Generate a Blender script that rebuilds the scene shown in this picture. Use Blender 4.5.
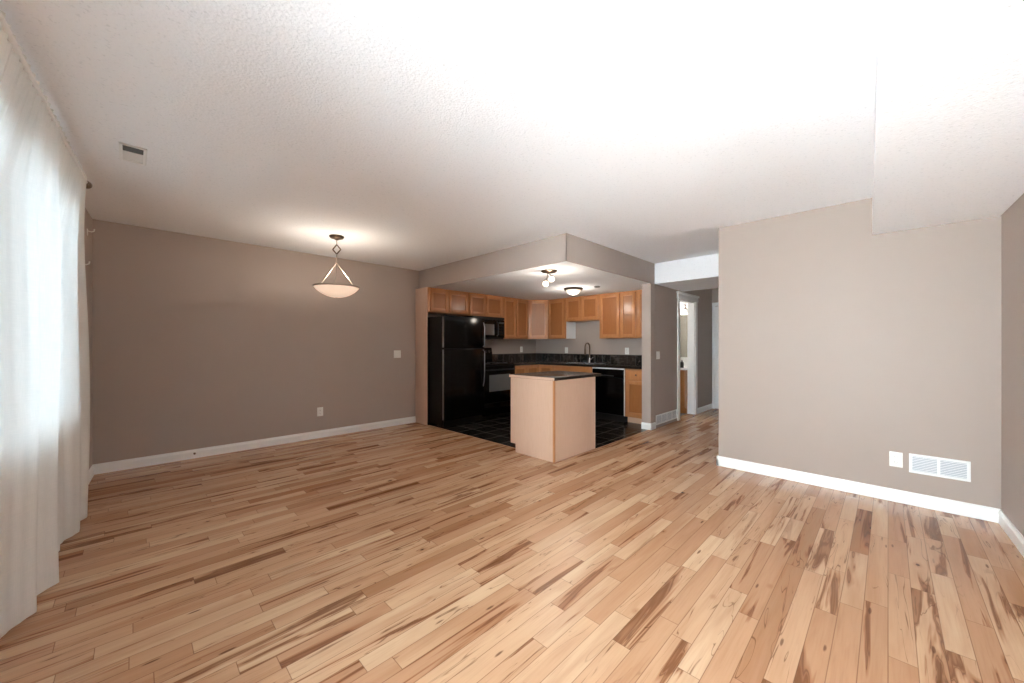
import bpy, bmesh, math, random
from mathutils import Vector, Matrix
random.seed(7)
for o in list(bpy.data.objects): bpy.data.objects.remove(o)
scn = bpy.context.scene
COL = scn.collection
R = math.radians
HC = 2.47          # ceiling height
HL = 2.167         # lowered ceiling height

# ------------------------------------------------------------------ camera
cam_d = bpy.data.cameras.new('camera'); cam = bpy.data.objects.new('camera', cam_d); COL.objects.link(cam)
cam.location = (0, 0, 1.25); cam.rotation_euler = (R(90), 0, R(44.85 - 90))
cam_d.sensor_width = 36; cam_d.lens = 378 / 1024 * 36; cam_d.shift_y = 3.8 / 1024; cam_d.clip_start = 0.02
scn.camera = cam
# ------------------------------------------------------------------ world, sun, exposure
w = bpy.data.worlds.new('world'); scn.world = w; w.use_nodes = True
nt = w.node_tree; nt.nodes.clear()
wo = nt.nodes.new('ShaderNodeOutputWorld'); bg = nt.nodes.new('ShaderNodeBackground')
bg.inputs['Color'].default_value = (0.86, 0.91, 1.0, 1); bg.inputs['Strength'].default_value = 8.7
nt.links.new(bg.outputs[0], wo.inputs[0])
sun_d = bpy.data.lights.new('sun', 'SUN'); sun = bpy.data.objects.new('sun', sun_d); COL.objects.link(sun)
sun_d.energy = 24.0; sun_d.angle = R(1.0); sun_d.color = (1, 0.98, 0.95)
sun.rotation_euler = Vector((0.42, -0.40, -0.9)).to_track_quat('-Z', 'Y').to_euler()
vs = scn.view_settings
vs.view_transform = 'Standard'; vs.look = 'None'; vs.gamma = 1.0; vs.use_curve_mapping = False
vs.exposure = 1.62
scn.cycles.diffuse_bounces = 8; scn.cycles.max_bounces = 14; scn.cycles.transparent_max_bounces = 16
scn.cycles.sample_clamp_indirect = 6.0

# ------------------------------------------------------------------ helpers
def bx(bm, x0, x1, y0, y1, z0, z1, bev=0.0, seg=2, mi=0):
    vs_ = [bm.verts.new(p) for p in ((x0,y0,z0),(x1,y0,z0),(x1,y1,z0),(x0,y1,z0),(x0,y0,z1),(x1,y0,z1),(x1,y1,z1),(x0,y1,z1))]
    fs = [bm.faces.new([vs_[i] for i in q]) for q in ((0,3,2,1),(4,5,6,7),(0,1,5,4),(1,2,6,5),(2,3,7,6),(3,0,4,7))]
    for f in fs: f.material_index = mi
    if bev > 0:
        es = list({e for f in fs for e in f.edges})
        r = bmesh.ops.bevel(bm, geom=es, offset=bev, segments=seg, affect='EDGES', profile=0.5)
        for f in r['faces']: f.material_index = mi
    return vs_
def prism(bm, pts, z0, z1, bev=0.0):            # vertical prism over a ccw outline
    n = len(pts)
    a = [bm.verts.new((p[0], p[1], z0)) for p in pts]; b = [bm.verts.new((p[0], p[1], z1)) for p in pts]
    fs = [bm.faces.new(a[::-1]), bm.faces.new(b)] + [bm.faces.new((a[i], a[(i+1)%n], b[(i+1)%n], b[i])) for i in range(n)]
    if bev > 0:
        bmesh.ops.bevel(bm, geom=list({e for f in fs for e in f.edges}), offset=bev, segments=2, affect='EDGES')
def lathe(bm, prof, n=40, c=(0,0,0), M=None):   # prof: (radius, z) list
    rings = []
    for r, z in prof:
        if r < 1e-5: rings.append([bm.verts.new((0, 0, z))])
        else: rings.append([bm.verts.new((r*math.cos(2*math.pi*i/n), r*math.sin(2*math.pi*i/n), z)) for i in range(n)])
    for a, b in zip(rings, rings[1:]):
        for i in range(n):
            j = (i+1) % n
            if len(a) == 1 and len(b) == 1: continue
            if len(a) == 1: bm.faces.new((a[0], b[i], b[j]))
            elif len(b) == 1: bm.faces.new((a[i], a[j], b[0]))
            else: bm.faces.new((a[i], a[j], b[j], b[i]))
    vv = [v for r_ in rings for v in r_]
    if M is not None: bmesh.ops.transform(bm, matrix=M, verts=vv)
    bmesh.ops.translate(bm, vec=c, verts=vv)
def tube(bm, pts, r, n=12, closed=False):
    pts = [Vector(p) for p in pts]; m = len(pts); rings = []
    up = Vector((0, 0, 1)); prev = None
    for i, p in enumerate(pts):
        if closed: d = (pts[(i+1)%m] - pts[i-1]).normalized()
        else: d = (pts[min(i+1, m-1)] - pts[max(i-1, 0)]).normalized()
        if prev is None:
            a = d.cross(up); a = a.normalized() if a.length > 1e-3 else Vector((1, 0, 0))
        else:
            a = (prev - d*prev.dot(d)).normalized()
        prev = a; b = d.cross(a)
        rr = r[i] if isinstance(r, (list, tuple)) else r
        rings.append([bm.verts.new(p + a*rr*math.cos(2*math.pi*k/n) + b*rr*math.sin(2*math.pi*k/n)) for k in range(n)])
    for i in range(m if closed else m-1):
        A, B = rings[i], rings[(i+1)%m]
        for k in range(n): bm.faces.new((A[k], A[(k+1)%n], B[(k+1)%n], B[k]))
    if not closed: bm.faces.new(rings[0][::-1]); bm.faces.new(rings[-1])
def obj(name, bm, mats, parent=None, smooth=False, loc=(0,0,0)):
    bmesh.ops.recalc_face_normals(bm, faces=bm.faces[:])
    me = bpy.data.meshes.new(name); bm.to_mesh(me); bm.free()
    for m in (mats if isinstance(mats, (list, tuple)) else [mats]): me.materials.append(m)
    if smooth:
        me.polygons.foreach_set('use_smooth', [True]*len(me.polygons))
        try: me.set_sharp_from_angle(angle=R(35))
        except Exception: pass
    o = bpy.data.objects.new(name, me); COL.objects.link(o); o.location = loc
    if parent is not None: o.parent = parent
    return o
def boxobj(name, dims, mat, parent=None, bev=0.0):
    bm = bmesh.new(); bx(bm, *dims, bev); return obj(name, bm, mat, parent, smooth=bev > 0)
def struct(name, bm, mat, parent=None, smooth=False):
    o = obj(name, bm, mat, parent, smooth)
    if parent is None: o['kind'] = 'structure'
    return o
def sbox(name, dims, mat, bev=0.0):
    bm = bmesh.new(); bx(bm, *dims, bev); return struct(name, bm, mat, None, bev > 0)
def thing(name, label, cat, loc=(0,0,0), rz=0.0, group=None):
    o = bpy.data.objects.new(name, None); COL.objects.link(o); o.location = loc; o.rotation_euler = (0, 0, rz)
    o.empty_display_size = 0.1
    o['label'] = label; o['category'] = cat
    if group: o['group'] = group
    return o
def tag(o, label, cat, group=None):
    o['label'] = label; o['category'] = cat
    if group: o['group'] = group
    return o

# ------------------------------------------------------------------ materials
def s2l(c):
    return tuple(((v/255)/12.92 if v/255 <= 0.04045 else ((v/255+0.055)/1.055)**2.4) for v in c) + (1,)
class NT:
    def __init__(s, name):
        s.m = bpy.data.materials.new(name); s.m.use_nodes = True; s.t = s.m.node_tree
        s.b = s.t.nodes['Principled BSDF']; s.out = s.t.nodes['Material Output']
    def n(s, typ, **kw):
        x = s.t.nodes.new(typ)
        for k, v in kw.items(): setattr(x, k, v)
        return x
    def l(s, a, b): s.t.links.new(a, b)
    def math(s, op, a, b=None, c=None):
        x = s.n('ShaderNodeMath', operation=op)
        for i, v in enumerate((a, b, c)):
            if v is None: continue
            if isinstance(v, (int, float)): x.inputs[i].default_value = v
            else: s.l(v, x.inputs[i])
        return x.outputs[0]
    def mix(s, fac, a, b, blend='MIX'):
        x = s.n('ShaderNodeMix', data_type='RGBA', blend_type=blend)
        for i, v in ((0, fac), (6, a), (7, b)):
            if isinstance(v, (int, float)): x.inputs[i].default_value = v
            elif isinstance(v, tuple): x.inputs[i].default_value = v
            else: s.l(v, x.inputs[i])
        return x.outputs[2]
    def comb(s, x, y, z):
        c = s.n('ShaderNodeCombineXYZ')
        for i, v in enumerate((x, y, z)):
            if isinstance(v, (int, float)): c.inputs[i].default_value = v
            else: s.l(v, c.inputs[i])
        return c.outputs[0]
    def noise(s, vec, scale, detail=2.0, rough=0.5, dist=0.0):
        x = s.n('ShaderNodeTexNoise'); s.l(vec, x.inputs['Vector'])
        x.inputs['Scale'].default_value = scale; x.inputs['Detail'].default_value = detail
        x.inputs['Roughness'].default_value = rough; x.inputs['Distortion'].default_value = dist
        return x.outputs['Fac']
    def ramp(s, v, lo, hi, a=0.0, b=1.0):
        x = s.n('ShaderNodeMapRange', clamp=True, interpolation_type='SMOOTHSTEP'); s.l(v, x.inputs[0])
        for i, q in enumerate((lo, hi, a, b)): x.inputs[i+1].default_value = q
        return x.outputs[0]
    def bump(s, h, strength, dist):
        x = s.n('ShaderNodeBump'); s.l(h, x.inputs['Height']); x.inputs['Strength'].default_value = strength; x.inputs['Distance'].default_value = dist
        s.l(x.outputs[0], s.b.inputs['Normal'])
    def set(s, **kw):
        for k, v in kw.items():
            s.b.inputs[k.replace('_', ' ')].default_value = v
    def pos(s):
        return s.n('ShaderNodeNewGeometry').outputs['Position']
    def objc(s):
        return s.n('ShaderNodeTexCoord').outputs['Object']

def plain(name, rgb, rough=0.5, metal=0.0, var=0.05, scale=6.0, bumpy=0.0, spec=0.5, coat=0.0, bscale=200.0):
    t = NT(name); c = s2l(rgb)
    f = t.noise(t.pos(), scale, 3.0)
    dark = tuple(v*(1-var) for v in c[:3]) + (1,); light = tuple(min(1, v*(1+var)) for v in c[:3]) + (1,)
    t.l(t.mix(f, dark, light), t.b.inputs['Base Color'])
    t.set(Roughness=rough, Metallic=metal); t.b.inputs['Specular IOR Level'].default_value = spec
    if coat: t.b.inputs['Coat Weight'].default_value = coat; t.b.inputs['Coat Roughness'].default_value = 0.1
    if bumpy: t.bump(t.noise(t.pos(), bscale, 2.0), bumpy, 0.002)
    return t.m

M_wall = plain('taupe_paint', (173, 159, 149), 0.55, var=0.015, bumpy=0.06, bscale=350, spec=0.35)
M_wall_w = plain('white_paint', (232, 231, 228), 0.6, var=0.01)
M_trim = plain('white_trim_paint', (238, 238, 236), 0.32, var=0.01)
M_plastic = plain('white_plastic', (236, 235, 230), 0.35, var=0.01)
M_grey_plastic = plain('grey_plastic', (128, 124, 120), 0.5)
M_reg_grey = plain('grey_register_gap', (176, 180, 186), 0.5)
M_grey_slot = plain('dark_slot', (92, 90, 88), 0.6)
M_nickel = plain('brushed_nickel', (176, 164, 150), 0.3, 1.0, var=0.05, scale=60)
M_bronze = plain('aged_bronze', (110, 92, 78), 0.35, 1.0, var=0.1)
M_chrome = plain('chrome', (225, 225, 228), 0.12, 1.0, var=0.02)
M_steel = plain('stainless_steel', (190, 190, 192), 0.25, 1.0, var=0.04, scale=40)
M_black = plain('black_gloss_enamel', (5, 5, 6), 0.14, var=0.1, spec=0.28)
M_black_tex = plain('black_textured_steel', (7, 6, 6), 0.30, var=0.1, spec=0.35, bumpy=0.15, bscale=260)
M_black_plastic = plain('black_plastic', (16, 16, 17), 0.4)
M_black_glass = plain('smoked_glass', (30, 31, 32), 0.06, var=0.05, spec=0.8)
M_grey_glass = plain('grey_oven_glass', (92, 94, 94), 0.12, var=0.05, spec=0.8)
M_handle = plain('grey_handle_and_highlight', (150, 150, 152), 0.28, 0.8)  # handle metal, also the painted highlight on the refrigerator door edges
M_worktop = plain('dark_laminate_worktop', (44, 36, 31), 0.22, var=0.35, scale=90, spec=0.6)
M_white_lam = plain('white_melamine', (222, 222, 222), 0.4, var=0.01)
M_vinyl = plain('white_vinyl', (235, 238, 238), 0.35, var=0.01)

def ceiling_mat(name, strength, sc):
    t = NT(name)
    v = t.n('ShaderNodeTexVoronoi'); t.l(t.pos(), v.inputs['Vector']); v.inputs['Scale'].default_value = sc
    n1 = t.noise(t.pos(), sc*1.3, 4.0, 0.65)
    h = t.math('ADD', t.math('MULTIPLY', v.outputs['Distance'], 0.6), n1)
    t.bump(h, strength, 0.006)
    sp = t.ramp(t.noise(t.pos(), sc*0.9, 3.0, 0.6), 0.30, 0.42)
    t.l(t.mix(sp, s2l((230, 232, 234)), s2l((244, 245, 247))), t.b.inputs['Base Color'])
    t.set(Roughness=0.85); t.b.inputs['Specular IOR Level'].default_value = 0.15
    return t.m
M_ceil = ceiling_mat('stippled_ceiling', 0.3, 75)
M_ceil_smooth = ceiling_mat('smooth_ceiling', 0.08, 75)

def wood_floor():
    t = NT('rustic_hickory_planks'); W = 0.083
    sep = t.n('ShaderNodeSeparateXYZ'); t.l(t.pos(), sep.inputs[0]); X, Y = sep.outputs[0], sep.outputs[1]
    yr = t.math('DIVIDE', Y, W); row = t.math('FLOOR', yr); fy = t.math('FRACT', yr)
    def wn(vec):
        x = t.n('ShaderNodeTexWhiteNoise', noise_dimensions='3D'); t.l(vec, x.inputs['Vector']); return x
    rn = wn(t.comb(row, 3.1, 0.7))
    L = t.math('MULTIPLY_ADD', rn.outputs['Value'], 0.7, 1.15)
    sepc = t.n('ShaderNodeSeparateColor'); t.l(rn.outputs['Color'], sepc.inputs[0])
    u = t.math('DIVIDE', t.math('ADD', X, t.math('MULTIPLY_ADD', sepc.outputs[1], 7.3, 20)), L)
    # jitter the joints so the boards differ in length within a row
    cell0 = t.math('FLOOR', u); f0 = t.math('FRACT', u)
    split = t.math('MULTIPLY_ADD', wn(t.comb(cell0, row, 9.0)).outputs['Value'], 0.5, 0.3)
    second = t.math('GREATER_THAN', f0, split)
    pid = wn(t.comb(t.math('MULTIPLY_ADD', second, 0.37, cell0), row, 1.7))
    pr = pid.outputs['Value']; ps = t.n('ShaderNodeSeparateColor'); t.l(pid.outputs['Color'], ps.inputs[0])
    p1, p2, p3 = ps.outputs[0], ps.outputs[1], ps.outputs[2]
    # seams
    dy = t.math('MULTIPLY', t.math('MINIMUM', fy, t.math('SUBTRACT', 1.0, fy)), W)
    dj = t.math('MULTIPLY', t.math('MINIMUM', t.math('MINIMUM', f0, t.math('SUBTRACT', 1.0, f0)), t.math('ABSOLUTE', t.math('SUBTRACT', f0, split))), L)
    dmin = t.math('MINIMUM', dy, dj)
    seam = t.ramp(dmin, 0.0006, 0.0022, 1.0, 0.0)
    # board coordinates
    ox = t.math('MULTIPLY', p1, 60.0); oy = t.math('MULTIPLY', p2, 60.0)
    gx = t.math('ADD', X, ox); gy = t.math('ADD', Y, oy)
    v_long = t.comb(t.math('MULTIPLY', gx, 1.5), t.math('MULTIPLY', gy, 16.0), 0.0)
    v_fine = t.comb(t.math('MULTIPLY', gx, 5.0), t.math('MULTIPLY', gy, 110.0), 0.0)
    v_heart = t.comb(t.math('MULTIPLY', gx, 0.62), t.math('MULTIPLY', gy, 8.5), 4.0)
    g1 = t.noise(v_long, 1.0, 4.0, 0.55, 0.6); g2 = t.noise(v_fine, 1.0, 2.0, 0.5)
    hn = t.noise(v_heart, 1.6, 3.0, 0.55, 0.7)
    # tone of the board
    base = t.mix(t.ramp(pr, 0.0, 1.0), s2l((188, 143, 109)), s2l((208, 169, 134)))
    tan = t.math('GREATER_THAN', p3, 0.93)
    base = t.mix(t.math('MULTIPLY', tan, 0.6), base, s2l((146, 92, 56)))
    pale = t.math('LESS_THAN', p3, 0.20)
    base = t.mix(t.math('MULTIPLY', pale, 0.5), base, s2l((222, 190, 156)))
    g3 = t.noise(t.comb(t.math('MULTIPLY', gx, 0.8), t.math('MULTIPLY', gy, 5.0), 2.0), 1.0, 3.0, 0.5, 0.8)
    base = t.mix(t.math('MULTIPLY', t.ramp(g3, 0.46, 0.72), 0.42), base, s2l((160, 104, 64)))
    base = t.mix(t.math('MULTIPLY', t.ramp(g1, 0.35, 0.75), 0.30), base, s2l((158, 106, 68)))
    base = t.mix(t.math('MULTIPLY', t.ramp(g2, 0.4, 0.8), 0.14), base, s2l((140, 88, 54)))
    # dark heartwood streaks on some boards: a soft halo round a dark core, contour lines beside it
    some = t.ramp(p2, 0.30, 0.50)
    halo = t.math('MULTIPLY', t.ramp(hn, 0.545, 0.60), some)
    core = t.math('MULTIPLY', t.ramp(hn, 0.60, 0.635), some)
    inner = t.math('MULTIPLY', core, t.ramp(hn, 0.64, 0.70, 1.0, 0.45))
    rim = t.math('MULTIPLY', t.ramp(t.math('ABSOLUTE', t.math('SUBTRACT', hn, 0.605)), 0.0, 0.012, 1.0, 0.0), some)
    base = t.mix(t.math('MULTIPLY', halo, 0.55), base, s2l((186, 138, 98)), 'MULTIPLY')
    base = t.mix(t.math('MULTIPLY', inner, 0.70), base, s2l((104, 60, 30)))
    base = t.mix(t.math('MULTIPLY', rim, 0.55), base, s2l((78, 44, 24)))
    # thin mineral lines that follow the grain
    ln = t.noise(t.comb(t.math('MULTIPLY', gx, 1.1), t.math('MULTIPLY', gy, 14.0), 9.0), 1.0, 2.0, 0.5, 1.2)
    line = t.ramp(t.math('ABSOLUTE', t.math('SUBTRACT', ln, 0.52)), 0.0, 0.012, 1.0, 0.0)
    line = t.math('MULTIPLY', line, t.math('MULTIPLY', t.ramp(g1, 0.42, 0.54), t.ramp(p1, 0.25, 0.45)))
    base = t.mix(t.math('MULTIPLY', line, 0.7), base, s2l((92, 54, 28)))
    # short dark bird-peck dashes
    vd = t.n('ShaderNodeTexVoronoi'); t.l(t.comb(t.math('MULTIPLY', gx, 3.2), t.math('MULTIPLY', gy, 15.0), 5.0), vd.inputs['Vector']); vd.inputs['Scale'].default_value = 1.3
    dc = t.n('ShaderNodeSeparateColor'); t.l(vd.outputs['Color'], dc.inputs[0])
    dd = t.math('ADD', vd.outputs['Distance'], t.math('MULTIPLY', t.math('SUBTRACT', g2, 0.5), 0.12))
    dash = t.math('MULTIPLY', t.ramp(dd, 0.08, 0.15, 1.0, 0.0), t.math('GREATER_THAN', dc.outputs[1], 0.80))
    base = t.mix(t.math('MULTIPLY', dash, 0.75), base, s2l((84, 48, 26)))
    # knots
    vk = t.n('ShaderNodeTexVoronoi'); t.l(t.comb(t.math('MULTIPLY', gx, 2.0), t.math('MULTIPLY', gy, 3.6), 0.0), vk.inputs['Vector']); vk.inputs['Scale'].default_value = 1.9
    kc = t.n('ShaderNodeSeparateColor'); t.l(vk.outputs['Color'], kc.inputs[0])
    on = t.math('GREATER_THAN', kc.outputs[0], 0.42)
    kd = t.math('ADD', vk.outputs['Distance'], t.math('MULTIPLY', g1, 0.03))
    rad = t.math('MULTIPLY', t.math('POWER', kc.outputs[1], 2.0), 0.05)
    kk = t.math('MULTIPLY', t.ramp(t.math('SUBTRACT', kd, rad), 0.030, 0.060, 1.0, 0.0), on)
    kh = t.math('MULTIPLY', t.ramp(t.math('SUBTRACT', kd, rad), 0.04, 0.16, 1.0, 0.0), on)
    base = t.mix(t.math('MULTIPLY', kh, 0.35), base, s2l((190, 140, 100)), 'MULTIPLY')
    base = t.mix(t.math('MULTIPLY', kk, 0.85), base, s2l((60, 34, 20)))
    base = t.mix(t.math('MULTIPLY', seam, 0.62), base, s2l((104, 66, 40)))
    t.l(base, t.b.inputs['Base Color'])
    t.set(Roughness=0.27)
    t.b.inputs['Specular IOR Level'].default_value = 0.4
    h = t.math('MULTIPLY', seam, -1.0)
    t.bump(h, 0.22, 0.0015)
    return t.m
M_floor = wood_floor()

def tile_mat(name, size, cols, rough, ox=0.0, oy=0.0, axes='XY', vein=0.5, grout=(86, 80, 72)):
    t = NT(name); sep = t.n('ShaderNodeSeparateXYZ'); t.l(t.pos(), sep.inputs[0])
    if axes == 'XY': a, b = sep.outputs[0], sep.outputs[1]
    else: a, b = t.math('SUBTRACT', sep.outputs[0], sep.outputs[1]), sep.outputs[2]
    a = t.math('DIVIDE', t.math('ADD', a, ox), size); b = t.math('DIVIDE', t.math('ADD', b, oy), size)
    fa, fb = t.math('FRACT', a), t.math('FRACT', b)
    d = t.math('MULTIPLY', t.math('MINIMUM', t.math('MINIMUM', fa, t.math('SUBTRACT', 1.0, fa)), t.math('MINIMUM', fb, t.math('SUBTRACT', 1.0, fb))), size)
    wn = t.n('ShaderNodeTexWhiteNoise', noise_dimensions='3D'); t.l(t.comb(t.math('FLOOR', a), t.math('FLOOR', b), 0.5), wn.inputs['Vector'])
    n1 = t.noise(t.pos(), 5.0, 5.0, 0.6, 1.2); n2 = t.noise(t.pos(), 2.2, 3.0, 0.5, 2.0)
    base = t.mix(wn.outputs['Value'], s2l(cols[0]), s2l(cols[1]))
    base = t.mix(t.math('MULTIPLY', t.ramp(n1, 0.52, 0.72), vein), base, s2l(cols[2]))
    base = t.mix(t.math('MULTIPLY', t.ramp(t.math('ABSOLUTE', t.math('SUBTRACT', n2, 0.5)), 0.0, 0.02, 1.0, 0.0), vein*0.6), base, s2l(cols[2]))
    g = t.ramp(d, 0.003, 0.005, 1.0, 0.0)
    base = t.mix(g, base, s2l(grout)); t.l(base, t.b.inputs['Base Color'])
    t.l(t.math('MULTIPLY_ADD', g, 0.4, rough), t.b.inputs['Roughness'])
    t.bump(t.math('ADD', t.math('MULTIPLY', g, -1.0), t.math('MULTIPLY', n1, 0.8)), 0.5, 0.003)
    return t.m
M_slate = tile_mat('dark_slate_floor_tile', 0.30, ((22, 22, 23), (38, 35, 33), (84, 76, 68)), 0.22, 0.02, 0.11, grout=(96, 90, 82))  # floor grout lightened to mimic reflected glints along the tile edges
M_splash = tile_mat('slate_backsplash_tile', 0.165, ((26, 24, 23), (56, 47, 42), (110, 100, 92)), 0.22, 0.05, 0.081, 'wall', 0.6, (50, 45, 41))
M_bathtile = tile_mat('dark_bathroom_tile', 0.30, ((34, 30, 28), (46, 41, 38), (66, 58, 52)), 0.3)

def cab_wood(name, a, b, c, rough=0.32):
    t = NT(name); co = t.objc()
    mp = t.n('ShaderNodeMapping'); t.l(co, mp.inputs[0]); mp.inputs['Scale'].default_value = (9, 9, 1.1)
    oi = t.n('ShaderNodeObjectInfo')
    va = t.n('ShaderNodeVectorMath', operation='ADD'); t.l(mp.outputs[0], va.inputs[0])
    t.l(t.comb(t.math('MULTIPLY', oi.outputs['Random'], 40), t.math('MULTIPLY', oi.outputs['Random'], 23), 0), va.inputs[1])
    n = t.noise(va.outputs[0], 2.2, 4.0, 0.6, 0.8); n2 = t.noise(va.outputs[0], 9.0, 3.0, 0.6)
    base = t.mix(n, s2l(a), s2l(b)); base = t.mix(t.math('MULTIPLY', t.ramp(n2, 0.45, 0.8), 0.35), base, s2l(c))
    base = t.mix(t.math('MULTIPLY', oi.outputs['Random'], 0.25), base, s2l(b))
    t.l(base, t.b.inputs['Base Color']); t.set(Roughness=rough)
    t.b.inputs['Coat Weight'].default_value = 0.25; t.b.inputs['Coat Roughness'].default_value = 0.15
    return t.m
M_maple = cab_wood('honey_maple', (172, 111, 65), (194, 134, 86), (146, 88, 47))
M_maple_panel = cab_wood('honey_maple_veneer', (148, 90, 47), (168, 108, 62), (126, 72, 36))
M_maple_pale = cab_wood('pale_maple_panel', (200, 164, 140), (210, 176, 152), (190, 150, 124), 0.42)
M_vanwood = cab_wood('bath_oak', (176, 118, 66), (196, 138, 84), (150, 94, 48))

def emis(name, rgb, strength, base=(240, 235, 225)):
    t = NT(name); t.l(t.mix(t.noise(t.pos(), 12.0, 3.0), s2l(base), s2l(tuple(min(255, v+6) for v in base))), t.b.inputs['Base Color'])
    t.b.inputs['Emission Color'].default_value = s2l(rgb); t.b.inputs['Emission Strength'].default_value = strength
    t.set(Roughness=0.4); return t.m
M_bowl = emis('lit_alabaster_glass', (255, 216, 186), 0.20)
M_bulb = emis('lit_bulb_glass', (255, 236, 214), 0.9)
M_dome = emis('lit_frosted_dome', (255, 236, 208), 0.30)
M_globe = emis('lit_vanity_globe', (255, 252, 246), 2.0)

def sheer():
    t = NT('white_sheer_fabric'); t.t.nodes.remove(t.b)
    sep = t.n('ShaderNodeSeparateXYZ'); t.l(t.pos(), sep.inputs[0])
    th = t.noise(t.comb(t.math('MULTIPLY', sep.outputs[1], 260), 0.0, t.math('MULTIPLY', sep.outputs[2], 18)), 1.0, 2.0)
    th2 = t.noise(t.comb(t.math('MULTIPLY', sep.outputs[1], 14), 0.0, t.math('MULTIPLY', sep.outputs[2], 240)), 1.0, 2.0)
    f = t.math('MULTIPLY_ADD', t.math('ADD', th, th2), 0.04, 0.0)
    tr = t.n('ShaderNodeBsdfTransparent'); tl = t.n('ShaderNodeBsdfTranslucent'); df = t.n('ShaderNodeBsdfDiffuse')
    t.l(t.mix(t.ramp(t.math('ADD', th, th2), 0.75, 1.3), (0.70, 0.76, 0.76, 1), (0.97, 0.99, 0.98, 1)), tl.inputs[0]); df.inputs[0].default_value = (0.86, 0.86, 0.83, 1)
    m1 = t.n('ShaderNodeMixShader'); m1.inputs[0].default_value = 0.22; t.l(df.outputs[0], m1.inputs[1]); t.l(tl.outputs[0], m1.inputs[2])
    m2 = t.n('ShaderNodeMixShader'); t.l(f, m2.inputs[0]); t.l(m1.outputs[0], m2.inputs[1]); t.l(tr.outputs[0], m2.inputs[2])
    t.l(m2.outputs[0], t.out.inputs['Surface']); return t.m
M_sheer = sheer()
def glass(name, tint):
    t = NT(name); t.set(Roughness=0.0, IOR=1.45)
    t.t.nodes.remove(t.b)
    tr = t.n('ShaderNodeBsdfTransparent'); tr.inputs[0].default_value = tint + (1,)
    gl = t.n('ShaderNodeBsdfGlossy'); gl.inputs['Roughness'].default_value = 0.02
    fr = t.n('ShaderNodeFresnel'); mx = t.n('ShaderNodeMixShader')
    t.l(fr.outputs[0], mx.inputs[0]); t.l(tr.outputs[0], mx.inputs[1]); t.l(gl.outputs[0], mx.inputs[2]); t.l(mx.outputs[0], t.out.inputs['Surface'])
    return t.m
M_glass = glass('window_glass', (0.93, 0.97, 0.96))
M_tint = glass('daylight_dimming_glass', (0.52, 0.56, 0.57))  # dark tint added so less daylight reaches the sheer curtain
M_mirror = plain('mirror_silver', (215, 225, 222), 0.03, 1.0, var=0.01)
M_bounce_ground = plain('pale_bounce_ground', (214, 214, 217), 0.8, var=0.04, scale=3)  # ground colour raised to throw daylight up into the room
M_leaf = plain('hedge_green', (120, 160, 140), 0.8, var=0.35, scale=9, bumpy=0.5, bscale=30)

# ------------------------------------------------------------------ room shell
WA = math.atan2(0.9986, 0.0532)                    # heading of the window wall
def WL(y): return -0.27 - 0.0533*(5.45 - y)        # inner face of the window wall
def FR(x): return -0.565 - 0.0274*(4.31 - x)       # inner face of the near right wall
YD, XR, YH, XB, XK = 5.45, 4.31, 2.48, 5.50, 6.22

# wood floor runs through room and hallway; slate in the kitchen corner
bm = bmesh.new(); prism(bm, [(-0.75, -0.95), (8.4, -0.95), (8.4, 2.60), (6.34, 2.60), (6.34, 2.499), (3.28, 2.499), (3.28, 5.60), (-0.42, 5.60)], -0.06, 0.0)
struct('floor', bm, M_floor)
sbox('floor_kitchen', (3.2805, 6.339, 2.5, 5.6, -0.06, 0.001), M_slate)
sbox('trim_1', (3.268, 3.283, 2.5, 5.08, 0.0012, 0.004), M_maple)      # threshold strip
sbox('trim_2', (3.268, 5.38, 2.488, 2.503, 0.0012, 0.004), M_maple)
sbox('floor_bathroom', (6.342, 8.4, 2.603, 4.3, -0.06, 0.0), M_bathtile)
# ceilings
bm = bmesh.new(); prism(bm, [(-0.72, -0.95), (8.4, -0.95), (8.4, 5.6), (-0.39, 5.6)], HC, HC+0.08); struct('ceiling', bm, M_ceil)
bm = bmesh.new(); bx(bm, 3.335, 6.24, 2.485, YD-0.001, HL, HL+0.03); struct('ceiling_kitchen', bm, M_ceil_smooth)
bm = bmesh.new(); bx(bm, 3.32, 3.335, 2.47, YD-0.001, HL-0.002, HC-0.001, 0.003); bx(bm, 3.32, 5.51, 2.47, 2.485, HL-0.002, HC-0.001, 0.003)
struct('wall_soffit', bm, M_wall, None, True)
bm = bmesh.new(); bx(bm, XB, 6.62, 1.255, YH-0.001, HL, HC-0.001); struct('ceiling_hall', bm, M_ceil_smooth)
# white dropped duct box above the right-hand wall
bm = bmesh.new(); prism(bm, [(-0.75, -0.045), (-0.75, FR(-0.75)+0.001), (XR-0.001, FR(XR)+0.001), (XR-0.001, 0.093)], 2.160, HC-0.001, 0.004)
struct('ceiling_duct', bm, M_ceil, None, True)
# walls
sbox('wall_back', (-0.45, 6.36, YD, YD+0.14, 0, HC), M_wall)
bm = bmesh.new(); bx(bm, XR, XR+0.12, -0.7, 1.253, 0, HC, 0.004); struct('wall_right', bm, M_wall, None, True)
bm = bmesh.new(); prism(bm, [(-0.75, FR(-0.75)-0.12), (XR-0.001, FR(XR)-0.12), (XR-0.001, FR(XR)), (-0.75, FR(-0.75))], 0, HC); struct('wall_near', bm, M_wall)
sbox('wall_hall_near', (XR+0.121, 8.25, 1.133, 1.253, 0, HC), M_wall)
# wall between kitchen / bathroom and hallway, with the bathroom doorway
bm = bmesh.new(); bx(bm, 5.395, 5.52, YH, YH+0.14, 0, HC, 0.003); bx(bm, 5.52, 6.46, YH, YH+0.12, 0, HC); bx(bm, 7.18, 8.13, YH, YH+0.12, 0, HC); bx(bm, 6.46, 7.18, YH, YH+0.12, 2.03, HC)
struct('wall_hall', bm, M_wall)
sbox('wall_kitchen', (XK, XK+0.12, 2.601, YD-0.001, 0, HC), M_wall)
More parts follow.
